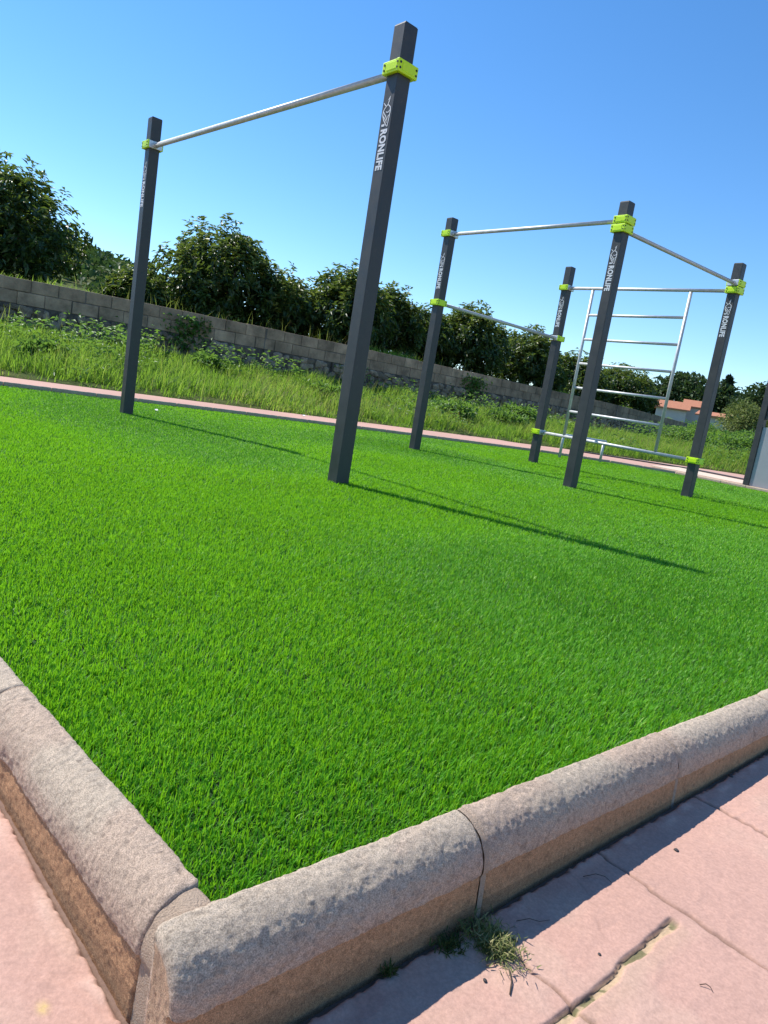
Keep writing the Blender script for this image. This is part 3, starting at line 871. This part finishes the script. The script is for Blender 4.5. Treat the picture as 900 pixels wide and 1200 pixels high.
def orchard_tree(x, y, ztop, wid, label, seed, nros=520, low=1.0):
    global rng
    rng = np.random.default_rng(seed)
    z0 = float(gz(x, y)); h = ztop - z0
    root = tag(empty('broadleaf_tree', (x, y, z0 - .05)), label, 'tree', 'large-leaved trees behind the wall')
    lobes = []
    nl = 7
    for i in range(nl):
        a = i / nl * 2 * math.pi + rng.uniform(-.3, .3); rad = wid * rng.uniform(.22, .30)
        lobes.append((math.cos(a) * rad, math.sin(a) * rad, h * rng.uniform(.36, .54) * low, wid * rng.uniform(.24, .31), wid * rng.uniform(.24, .31), h * rng.uniform(.26, .34)))
    lobes.append((0, 0, h * .56, wid * .30, wid * .30, h * .36))
    for i in range(4):
        a = rng.uniform(0, 6.28); lobes.append((math.cos(a) * wid * .2, math.sin(a) * wid * .2, h * rng.uniform(.68, .78), wid * .16, wid * .16, h * .16))
    for i in range(5):
        a = rng.uniform(0, 6.28); lobes.append((math.cos(a) * wid * .34, math.sin(a) * wid * .34, h * .24, wid * .2, wid * .2, h * .18))
    c, d = blob_points(int(nros * 1.3), lobes)
    # upright shoots breaking the outline
    ns = 46
    ca = rng.uniform(0, 6.28, ns); cr = wid * .46 * np.sqrt(rng.uniform(0, 1, ns))
    top = h * (1.0 - .42 * (cr / (wid * .5)) ** 2)
    sh, sd_ = [], []
    for k in range(ns):
        L_ = rng.uniform(.2, .68)
        for t_ in np.linspace(0, 1, 4):
            sh.append((math.cos(ca[k]) * cr[k], math.sin(ca[k]) * cr[k], top[k] - .50 + t_ * L_)); sd_.append((math.cos(ca[k]) * .3, math.sin(ca[k]) * .3, 1))
    isshoot = np.concatenate([np.zeros(len(c), bool), np.ones(len(sh), bool)])
    c = np.vstack([c, sh]); d = np.vstack([unit(d + np.array([0, 0, .5])), unit(np.array(sd_))])
    m = 12
    Pp = np.repeat(c, m, 0) + rng.normal(0, .05, (len(c) * m, 3))
    ax = np.repeat(d, m, 0)
    side = unit(rng.normal(size=ax.shape)); side = unit(side - ax * (side * ax).sum(1, keepdims=True))
    D = ax * rng.uniform(.0, .8, (len(ax), 1)) + side + np.array([0, 0, -.15])
    n = len(Pp)
    rn = np.clip(.45 + .22 * rng.normal(size=n), 0, .86)
    hz_ = Pp[:, 2] / h
    young = (np.repeat(isshoot, m) & (rng.uniform(size=n) < .55)) | ((hz_ > .7) & (rng.uniform(size=n) < .16))
    rn = np.where(young, rng.uniform(.86, 1, n), rn)
    L_ = rng.uniform(.14, .245, n) * np.where(np.repeat(isshoot, m), .85, 1)
    ok = Pp[:, 2] > .12
    crown = leaf_mesh('crown', Pp[ok], D[ok], L_[ok], L_[ok] * .36, rn[ok])
    mesh_obj('crown', crown, M['loquat'], root)
    bm_obj('trunk', trunk_mesh((0, 0, -.1), h * .42, .085, lobes), M['bark'], root, True)
    return root

TREES = [(-14.1, -1.85, 4.75, 3.7, 'tallest dark large-leaved tree, at the far left above the wall', 720),
         (-14.2, -4.6, 4.4, 3.8, 'dark large-leaved tree cut off by the left edge of the photo', 520),
         (-12.5, 3.15, 4.45, 3.2, 'rounded dark large-leaved tree just right of the left pull-up post', 640),
         (-12.3, .9, 2.65, 1.4, 'small bright leafy tree behind the left pull-up post, between two taller trees', 230),
         (-11.9, 4.95, 3.55, 2.1, 'lower dark tree left of the tall front pull-up post, above tufts of wall grass', 330),
         (-11.4, 6.75, 4.05, 2.7, 'broad dark tree directly behind the tall front pull-up post', 560),
         (-11.7, 8.7, 3.95, 2.2, 'dark tree just right of the tall front pull-up post', 420),
         (-11.7, 10.35, 3.60, 1.9, 'dark tree behind the rear left rig post', 360),
         (-11.5, 12.2, 4.15, 2.6, 'dark tree with tall shoots behind the lower bar of the rig', 480),
         (-11.5, 15.3, 3.85, 2.9, 'dark tree behind the second rig post from the left', 480),
         (-12.0, 19.2, 3.55, 2.9, 'dark tree behind the left rail of the climbing ladder', 460),
         (-13.0, 24.2, 3.7, 3.4, 'last dark tree of the row, seen between the ladder rungs near the wall end', 500)]
for i, (x, y, zt, wd, lab, nr_) in enumerate(TREES): orchard_tree(x, y, zt, wd, lab, 200 + i, nr_)
rng = np.random.default_rng(50)

# bank of wild grass
def bank_points(n, ylo, yhi, dmin, dmax):
    y = rng.uniform(ylo, yhi, n); d = rng.uniform(dmin, dmax, n)
    x = xb(y) - d
    return x, y, d
Vs, T3, T4, RN, off = [], [], [], [], 0
def add_blades(x, y, H, W, rnd, lean=.3):
    global off
    n = len(x)
    V, a3, a4, rn = blades(np.stack([x, y, gz(x, y) - .02], -1), H, W, rng.uniform(0, 6.28, n), np.abs(rng.normal(lean, .2, n)), rng.uniform(.1, .9, n), np.clip(rnd, 0, 1))
    Vs.append(V); T3.append(a3 + off); T4.append(a4 + off); RN.append(rn); off += len(V)
x, y, d = bank_points(380000, -14, 34, .02, 7.5)
k = (x > wx(y) + .12) | (y > 30.4)
x, y, d = x[k], y[k], d[k]
cl = fbm(x * .9, y * .9, s=301); cl2 = fbm(x * 2.6, y * 2.6, s=302)
keep = rng.uniform(size=len(x)) < np.clip(.35 + .6 * sstep(d / 1.2) + 1.9 * cl2, .03, 1)
x, y, d, cl, cl2 = x[keep], y[keep], d[keep], cl[keep], cl2[keep]
H = (1 - .45 * sstep((d - 3.6) / 1.2)) * rng.uniform(.14, .40, len(x)) * (.75 + .7 * np.clip(cl + .3, 0, 1)) * (.35 + .65 * sstep(d / .9))
seed_ = sstep((fbm(x * .5, y * .5, s=305) - .02) / .25) * (rng.uniform(size=len(x)) < .35) * sstep((4.2 - d) / 2)
rn = .42 + .38 * cl + .25 * cl2 + .18 * rng.normal(size=len(x)) + .12 * sstep(d / 5)
rn = np.where(seed_ > .4, rng.uniform(.85, 1, len(x)), np.minimum(rn, .86))
add_blades(x, y, H, rng.uniform(.007, .015, len(x)), rn)
# seed stalks
n = 5000; x, y, d = bank_points(n, -12, 30, .4, 5.6)
add_blades(x, y, rng.uniform(.35, .6, n), rng.uniform(.006, .010, n), rng.uniform(.82, 1, n), .15)
bk = mesh_obj('bank_grass', np_mesh('bank_grass', np.vstack(Vs), np.vstack(T3), np.vstack(T4), {'rnd': np.concatenate(RN)}), M['bank'])
tag(bk, 'tall wild grass on the bank between the pink path and the wall', 'grass', kind='stuff')
# low broad-leaved ground cover among the grass
n = 42000; x, y, d = bank_points(n, -13, 34, .25, 7)
k = (fbm(x * .75, y * .75, s=310) > .10) & ((x > wx(y) + .15) | (y > 30.4)); x, y, d = x[k], y[k], d[k]; n = len(x)
top = np.clip(fbm(x * .75, y * .75, s=310) * 1.6, 0, .55) + .06
zz = gz(x, y) + top * np.sqrt(rng.uniform(0, 1, n))
dd = rng.normal(size=(n, 3)); dd[:, 2] = np.abs(dd[:, 2]) * .5
me = leaf_mesh('bank_weeds', np.stack([x, y, zz], -1), dd, rng.uniform(.06, .14, n), rng.uniform(.03, .06, n), np.clip(.65 + .25 * rng.normal(size=n), 0, 1))
o = mesh_obj('bank_weeds', me, M['weed']); tag(o, 'low broad-leaved ground cover spread through the bank grass', 'ground cover', kind='stuff')

# terrace grass behind the wall top
Vs, T3, T4, RN, off = [], [], [], [], 0
n = 70000; y = rng.uniform(-14, 30, n); be = rng.uniform(.14, 1.5, n) ** 1.0; x = wx(y) - be
k = fbm(x * .8, y * .8, s=320) + .2 * rng.normal(size=n) > .30
x, y = x[k], y[k]; n = len(x)
add_blades(x, y, rng.uniform(.10, .34, n) * (.6 + 1.2 * np.clip(fbm(x * .8, y * .8, s=320), 0, .5)), rng.uniform(.010, .018, n), np.clip(.66 + .14 * rng.normal(size=n), 0, .9), .25)
tg_ = mesh_obj('terrace_grass', np_mesh('terrace_grass', np.vstack(Vs), np.vstack(T3), np.vstack(T4), {'rnd': np.concatenate(RN)}), M['bank'])
tag(tg_, 'yellow-green grass growing along the ground behind the wall top', 'grass', kind='stuff')
# meadow beyond the path on the right
Vs, T3, T4, RN, off = [], [], [], [], 0
n = 130000; rr_ = rng.uniform(20, 110, n); aa = np.radians(rng.uniform(84, 121, n))
x, y = CAM.x + rr_ * np.cos(aa), CAM.y + rr_ * np.sin(aa); d = xb(y) - x
k = (d > .1) & ((x > wx(np.clip(y, -18, 30.6)) + .2) | (y > 31)); x, y, rr_ = x[k], y[k], rr_[k]; n = len(x)
cl = fbm(x * .3, y * .3, s=330)
add_blades(x, y, rng.uniform(.10, .32, n) * (1 + .8 * cl) * np.clip((rr_ - 12) / 20, .5, 1.4), .010 + rr_ * .0005, np.clip(.30 + .5 * cl + .13 * rng.normal(size=n), 0, .9), .3)
o = mesh_obj('meadow_grass', np_mesh('meadow_grass', np.vstack(Vs), np.vstack(T3), np.vstack(T4), {'rnd': np.concatenate(RN)}), M['bank'])
tag(o, 'rough meadow grass beyond the end of the wall', 'grass', kind='stuff')

def shrub(name, x, y, w_, h_, label, group, m, n=1500, leaf=.10, cat='shrub', trunk=False):
    z0 = float(gz(x, y)); root = tag(empty(name, (x, y, z0)), label, cat, group)
    lobes = [(rng.uniform(-.3, .3) * w_, rng.uniform(-.3, .3) * w_, h_ * rng.uniform(.3, .62), w_ * rng.uniform(.2, .32), w_ * rng.uniform(.2, .32), h_ * rng.uniform(.22, .36)) for _ in range(7)] + [(0, 0, h_ * .4, w_ * .4, w_ * .4, h_ * .4)]
    p, d_ = blob_points(n, lobes, .6); k_ = p[:, 2] > .02; p, d_ = p[k_], d_[k_]; n_ = len(p)
    L_ = leaf * rng.uniform(.7, 1.4, n_)
    mesh_obj('crown', leaf_mesh('crown', p, d_ + rng.normal(0, .7, (n_, 3)), L_, L_ * .5, np.clip(.45 + .3 * rng.normal(size=n_), 0, 1)), m, root)
    bm_obj('trunk' if trunk else 'stems', trunk_mesh((0, 0, -.1), h_ * .4, .03 * h_ if trunk else .015, lobes, limbs=8), M['bark'], root, True)
    return root
WG = 'leafy weeds on the bank'
for x, y, w_, h_, lab in [(-6.6, 7.2, 1.5, .75, 'big leafy green weed clump on the bank, right of the rear left rig post'),
                          (-6.4, 9.0, 1.3, .62, 'rounded leafy weed beside the path, seen under the low rig bar'),
                          (-7.3, 10.6, 1.4, .7, 'leafy weed clump in front of the wall, seen through the low bar'),
                          (-6.7, 3.3, 1.0, .5, 'low leafy weed on the bank right of the tall front post'),
                          (-8.0, 1.0, 1.1, .5, 'dark leafy weed near the rubble base, between the two pull-up posts'),
                          (-6.3, -2.6, .9, .5, 'pale leafy weed at the far left of the bank')]:
    shrub('leafy_weed', x, y, w_ * .8, h_ * .75, lab, WG, M['weed'], 1300, .11, 'weed')
IV = 'creepers on the wall'
for s_, lab in [(19.2, 'green creeper hanging on the block courses left of the tall front post'), (28.5, 'dark creeper on the wall behind the rig')]:
    x, y, a_ = wall_at(s_); root = tag(empty('wall_creeper', (x + .12, y, 1.25)), lab, 'creeper', IV)
    n = 420; p = np.stack([rng.normal(.03, .03, n), rng.normal(0, .28, n), rng.uniform(-.4, .32, n)], -1); p[:, 1] += .25 * p[:, 2]
    L_ = rng.uniform(.06, .12, n)
    mesh_obj('leaves', leaf_mesh('leaves', p, rng.normal(size=(n, 3)) + np.array([.5, 0, -.3]), L_, L_ * .6, np.clip(.3 + .25 * rng.normal(size=n), 0, 1)), M['weed'], root)

# shrubs and small trees in the meadow on the right
SG = 'shrubs in the meadow'
for x, y, w_, h_, lab in [(-4.6, 19.0, 2.2, .9, 'low spreading shrub beyond the path, between the right rig post and the board'),
                          (-1.5, 22.0, 2.0, .8, 'low green shrub at the meadow edge beside the board post'),
                          (-9.0, 23.5, 2.2, .8, 'low shrub in front of the wall end, right of the ladder'),
                          (-10.5, 33.0, 2.4, 1.0, 'rounded dark shrub beyond the wall end'),
                          (-17.5, 35.5, 2.6, 1.0, 'yellow-green shrub just past the wall end, under the red roof'),
                          (-23.0, 52.0, 4.0, 1.1, 'dark shrub left of the pale bushy tree'),
                          (-11.5, 36.0, 2.6, 1.1, 'shrub at the foot of the pale bushy tree')]:
    shrub('meadow_shrub', x, y, w_, h_, lab, SG, M['weed'] if h_ < 1.4 else M['olivebush'], 1500, .13 if h_ < 1.4 else .18)
shrub('bushy_tree', -14.4, 39.9, 3.0, 3.1, 'pale olive-green bushy tree left of the board post', None, M['olivebush'], 4200, .17, 'tree', True)
shrub('bushy_tree', -15.6, 47.0, 4.2, 2.9, 'pale bushy tree partly hidden by the board post', None, M['olivebush'], 3000, .2, 'tree', True)

def far_tree(name, x, y, ztop, wid, label, m, group, n=2600, leaf=.6, conic=False, zb=None):
    z0 = float(gz(x, y)) if zb is None else zb
    h = ztop - z0; root = tag(empty(name, (x, y, z0)), label, 'tree', group)
    if conic:
        t_ = rng.uniform(.04, 1, n) ** 1.1; a_ = rng.uniform(0, 6.28, n)
        r_ = wid / 2 * np.sin(np.clip(t_ * 1.15 + .25, 0, math.pi * .5 + .6)) * (1 - t_ ** 2.2) * rng.uniform(.55, 1, n) * (1 + .25 * vnoise(a_ * 2, t_ * 9, s=5))
        p = np.stack([r_ * np.cos(a_), r_ * np.sin(a_), t_ * h], -1); d_ = np.stack([np.cos(a_) * .4, np.sin(a_) * .4, np.ones(n)], -1)
        lobes = [(0, 0, h * .5, wid * .1, wid * .1, h * .2)]
    else:
        lobes = [(rng.uniform(-.34, .34) * wid, rng.uniform(-.34, .34) * wid, h * rng.uniform(.35, .8), wid * rng.uniform(.14, .24), wid * rng.uniform(.14, .24), h * rng.uniform(.12, .22)) for _ in range(12)] + [(0, 0, h * .5, wid * .38, wid * .38, h * .38)]
        p, d_ = blob_points(n, lobes, .7)
    L_ = leaf * rng.uniform(.6, 1.4, n)
    mesh_obj('crown', leaf_mesh('crown', p, d_ + rng.normal(0, .7, (n, 3)), L_, L_ * .55, np.clip(.45 + .3 * rng.normal(size=n), 0, 1)), m, root)
    bm_obj('trunk', trunk_mesh((0, 0, -.5), h * .45, .02 * h, lobes, limbs=6), M['bark'], root, True)
FG = 'distant trees on the rise'
far_tree('distant_tree', -64.5, 127.0, 15.2, 14.5, 'large round dark tree on the skyline, left of the right rig post', M['fartree'], FG, 5200, .8)
far_tree('distant_tree', -72.5, 122.0, 12.6, 12, 'dark rounded tree on the skyline behind the ladder rungs', M['fartree'], FG, 3600, .8)
far_tree('distant_tree', -58.0, 128.0, 13.4, 8, 'narrow dark tree half hidden behind the right rig post', M['fartree'], FG, 2400, .8)
far_tree('cypress_tree', -61.6, 129.0, 13.2, 4.2, 'left and shorter of the two dark pointed conifers on the skyline', M['cypress'], FG, 2600, .7, True)
far_tree('cypress_tree', -58.7, 129.8, 14.2, 4.6, 'right and taller of the two dark pointed conifers on the skyline', M['cypress'], FG, 3000, .7, True)
far_tree('distant_tree', -50.2, 123.5, 13.6, 9, 'dark tree rising behind the pale bushy tree', M['fartree'], FG, 3200, .7)
far_tree('distant_tree', -44.5, 124.5, 9.5, 8, 'lower dark tree behind the board post', M['fartree'], FG, 2400, .7)
# dark hedge line below the skyline trees
n = 9000; t_ = rng.uniform(0, 1, n); x = -100 + 75 * t_ + rng.normal(0, 2.0, n); y = 120 + 22 * t_ + rng.normal(0, 2.0, n)
zz = gz(x, y) + rng.uniform(0, 1, n) ** .7 * (2.4 + .9 * vnoise(t_ * 40, t_ * 0, s=8))
o = mesh_obj('hedge', leaf_mesh('hedge', np.stack([x, y, zz], -1), rng.normal(size=(n, 3)), rng.uniform(.6, 1.1, n), rng.uniform(.35, .6, n), np.clip(.5 + .3 * rng.normal(size=n), 0, 1)), M['fartree'])
tag(o, 'far band of mixed bushes under the skyline trees', 'hedge', kind='stuff')
# wooded hill
n = 16000; x = rng.uniform(-270, -120, n); y = rng.uniform(-60, 110, n)
zz = gz(x, y) + rng.uniform(0, 1, n) ** .5 * (2.6 + 1.6 * vnoise(x * .16, y * .16, s=9))
o = mesh_obj('forest', leaf_mesh('forest', np.stack([x, y, zz], -1), rng.normal(size=(n, 3)) + np.array([0, 0, .4]), rng.uniform(1.2, 2.2, n), rng.uniform(.8, 1.3, n), np.clip(.5 + .3 * rng.normal(size=n) + .25 * vnoise(x * .12, y * .12, s=10), 0, 1)), M['hillwood'])
tag(o, 'far wooded hillside seen between the trees', 'forest', kind='stuff')

# houses
def house(x, y, rz, L, Wd, zb, hw, hr, label):
    root = tag(empty('house', (x, y, zb), rz), label, 'house', 'distant houses')
    bm = bmesh.new(); add_box(bm, (-L / 2, -Wd / 2, -2), (L / 2, Wd / 2, hw))
    for s in (-1, 1):
        v = [bm.verts.new((s * (L / 2 - .01), -Wd / 2, hw)), bm.verts.new((s * (L / 2 - .01), Wd / 2, hw)), bm.verts.new((s * (L / 2 - .01), 0, hw + hr))]; bm.faces.new(v)
    bm_obj('wall', bm, M['render'], root)
    bm = bmesh.new(); ov = .45
    for s in (-1, 1):
        a = [(-L / 2 - ov, s * (Wd / 2 + ov), hw - hr * ov / Wd * 2 + .05), (L / 2 + ov, s * (Wd / 2 + ov), hw - hr * ov / Wd * 2 + .05), (L / 2 + ov, 0, hw + hr + .05), (-L / 2 - ov, 0, hw + hr + .05)]
        lo = [bm.verts.new(q) for q in a]; hi = [bm.verts.new((q[0], q[1], q[2] + .18)) for q in a]
        bm.faces.new(lo); bm.faces.new(hi)
        for i in range(4): bm.faces.new((lo[i], lo[(i + 1) % 4], hi[(i + 1) % 4], hi[i]))
    bmesh.ops.recalc_face_normals(bm, faces=list(bm.faces)); bm_obj('roof', bm, M['roof'], root)
house(-51.9, 99.4, R(28), 4.4, 4.4, 3.65, 2.0, 1.0, 'distant low house with red tiled roof, seen left of the right rig post')
house(-50.6, 104.5, R(28), 3.4, 4, 4.3, 2.2, .9, 'smaller red-roofed building just behind the low house')
house(-36.9, 84.6, R(18), 4.6, 4, 2.7, 1.75, .45, 'distant white walled house with thin red roof line, right of the right rig post')
house(-64.0, 137.6, R(10), 4.5, 4, 5.2, 3.6, .9, 'tiny red-roofed house under the pointed conifers')

# ------------------------------------------------------------------ small things on the ground
def clump():
    root = tag(empty('grass_clump', (5.783, -4.945, float(pz(5.783, -4.945)))), 'dried clump of cut grass lying on the pink pavement at the kerb shadow edge', 'grass clump')
    n = 1500
    t_ = rng.normal(0, 1, (n, 2)); p = np.stack([t_[:, 0] * .0105, t_[:, 1] * .0095, np.abs(rng.normal(0, .007, n))], -1)
    tail = rng.uniform(size=n) < .15; p[tail, 0] += rng.uniform(.0, .032, tail.sum()); p[tail, 1] += rng.uniform(-.012, .012, tail.sum()) - .2 * (p[tail, 0] - .02)
    back = rng.uniform(size=n) < .25; p[back, 0] -= rng.uniform(.01, .04, back.sum()); p[back, 1] += rng.normal(0, .012, back.sum())
    az = rng.uniform(0, 6.28, n); V, a3, a4, rn = blades(p, rng.uniform(.007, .018, n), rng.uniform(.0009, .0019, n), az, rng.uniform(.6, 1.5, n), rng.uniform(-.5, 1.0, n), np.clip(.62 + .3 * rng.normal(size=n) - .4 * np.repeat(0, n), 0, 1))
    V[:, 2] = np.maximum(V[:, 2], .0012)
    mesh_obj('blades', np_mesh('blades', V, a3, a4, {'rnd': rn}), M['straw'], root)
    for a, b in (((.035, -.012, .002), (.060, -.040, .0015)), ((.02, -.018, .002), (.016, -.034, .002)), ((-.01, .02, .002), (.01, .034, .002))):
        a, b = Vector(a), Vector(b); m_ = (a + b) / 2 + Vector((.002, .001, .002)); bm = bmesh.new(); add_tube(bm, [a, m_, b], .0009, 6); bm_obj('stalk', bm, M['twig'], root)
clump()
n = 240; root = tag(empty('moss_tuft', (5.752, -4.995, float(pz(5.752, -4.995)))), 'dark withered moss tuft at the kerb foot left of the cut grass', 'moss', 'moss at the kerb foot')
def moss(root, n, sx, sy):
    p = np.stack([rng.normal(0, sx, n), rng.normal(0, sy, n), np.abs(rng.normal(0, .003, n))], -1)
    V, a3, a4, rn = blades(p, rng.uniform(.006, .016, n), rng.uniform(.001, .002, n), rng.uniform(0, 6.28, n), rng.uniform(.5, 1.4, n), rng.uniform(-.4, .8, n), np.clip(.12 + .12 * rng.normal(size=n), 0, 1))
    V[:, 2] = np.maximum(V[:, 2], .001)
    mesh_obj('tuft', np_mesh('tuft', V, a3, a4, {'rnd': rn}), M['straw'], root)
moss(root, 200, .007, .010)
root = tag(empty('moss_tuft', (5.744, -5.090, float(pz(5.744, -5.09)))), 'small dark moss tuft at the kerb foot nearest the turf corner', 'moss', 'moss at the kerb foot'); moss(root, 80, .003, .005)
def pebble(x, y, r, lab):
    bm = bmesh.new(); bmesh.ops.create_icosphere(bm, subdivisions=2, radius=r)
    for v in bm.verts: v.co = Vector((v.co.x * 1.3, v.co.y, v.co.z * .7)) * (1 + .2 * math.sin(v.co.x * 900 + v.co.z * 1300))
    o = bm_obj('pebble', bm, M['pebble'], None, True); o.location = (x, y, float(pz(x, y)) + r * .4); tag(o, lab, 'pebble', 'pebbles on the pavement')
pebble(5.80, -4.515, .0035, 'dark pebble in the sun just outside the kerb shadow')
pebble(5.728, -4.16, .004, 'dark pebble in the kerb shadow near the right edge of the photo')
pebble(5.812, -4.995, .0022, 'tiny dark pebble below the cut grass clump')
pebble(5.863, -4.83, .002, 'tiny dark pebble beside the wide crack')
def twig(pts, r, lab):
    bm = bmesh.new(); z = float(pz(*pts[0])); add_tube(bm, [(x - pts[0][0], y - pts[0][1], dz_) for (x, y), dz_ in zip(pts, (.002, .005, .004, .002))], [r * .6, r * .6, r * .5, r * .3], 6)
    o = bm_obj('twig', bm, M['twig']); o.location = (pts[0][0], pts[0][1], z); tag(o, lab, 'twig', 'twigs on the pavement')
twig([(5.962, -4.757), (5.967, -4.752), (5.972, -4.750), (5.977, -4.752)], .0010, 'curled brown twig on the sunlit slab at the lower right')
twig([(5.760, -4.72), (5.768, -4.70), (5.778, -4.69), (5.79, -4.69)], .0009, 'thin twig lying in the kerb shadow above the wide crack')
twig([(5.768, -4.885), (5.776, -4.868), (5.786, -4.858), (5.790, -4.84)], .0008, 'thin twig in the kerb shadow above the cut grass')
def scrap(x, y, z, s, lab):
    bm = bmesh.new(); q = [(-s, -s * .4, .002), (0, -s * .5, .012), (s, -s * .3, .004), (s * .9, s * .4, .006), (0, s * .5, .018), (-s, s * .4, .003)]
    v = [bm.verts.new(c_) for c_ in q]; bm.faces.new((v[0], v[1], v[4], v[5])); bm.faces.new((v[1], v[2], v[3], v[4]))
    o = bm_obj('paper_scrap', bm, M['paper']); o.location = (x, y, z); tag(o, lab, 'paper scrap', 'paper scraps')
scrap(-1.27, -2.66, .010, .035, 'white paper scrap on the turf right of the left pull-up post')
scrap(-4.05, 1.02, .0, .05, 'white paper scrap on the pink path at the foot of the bank')
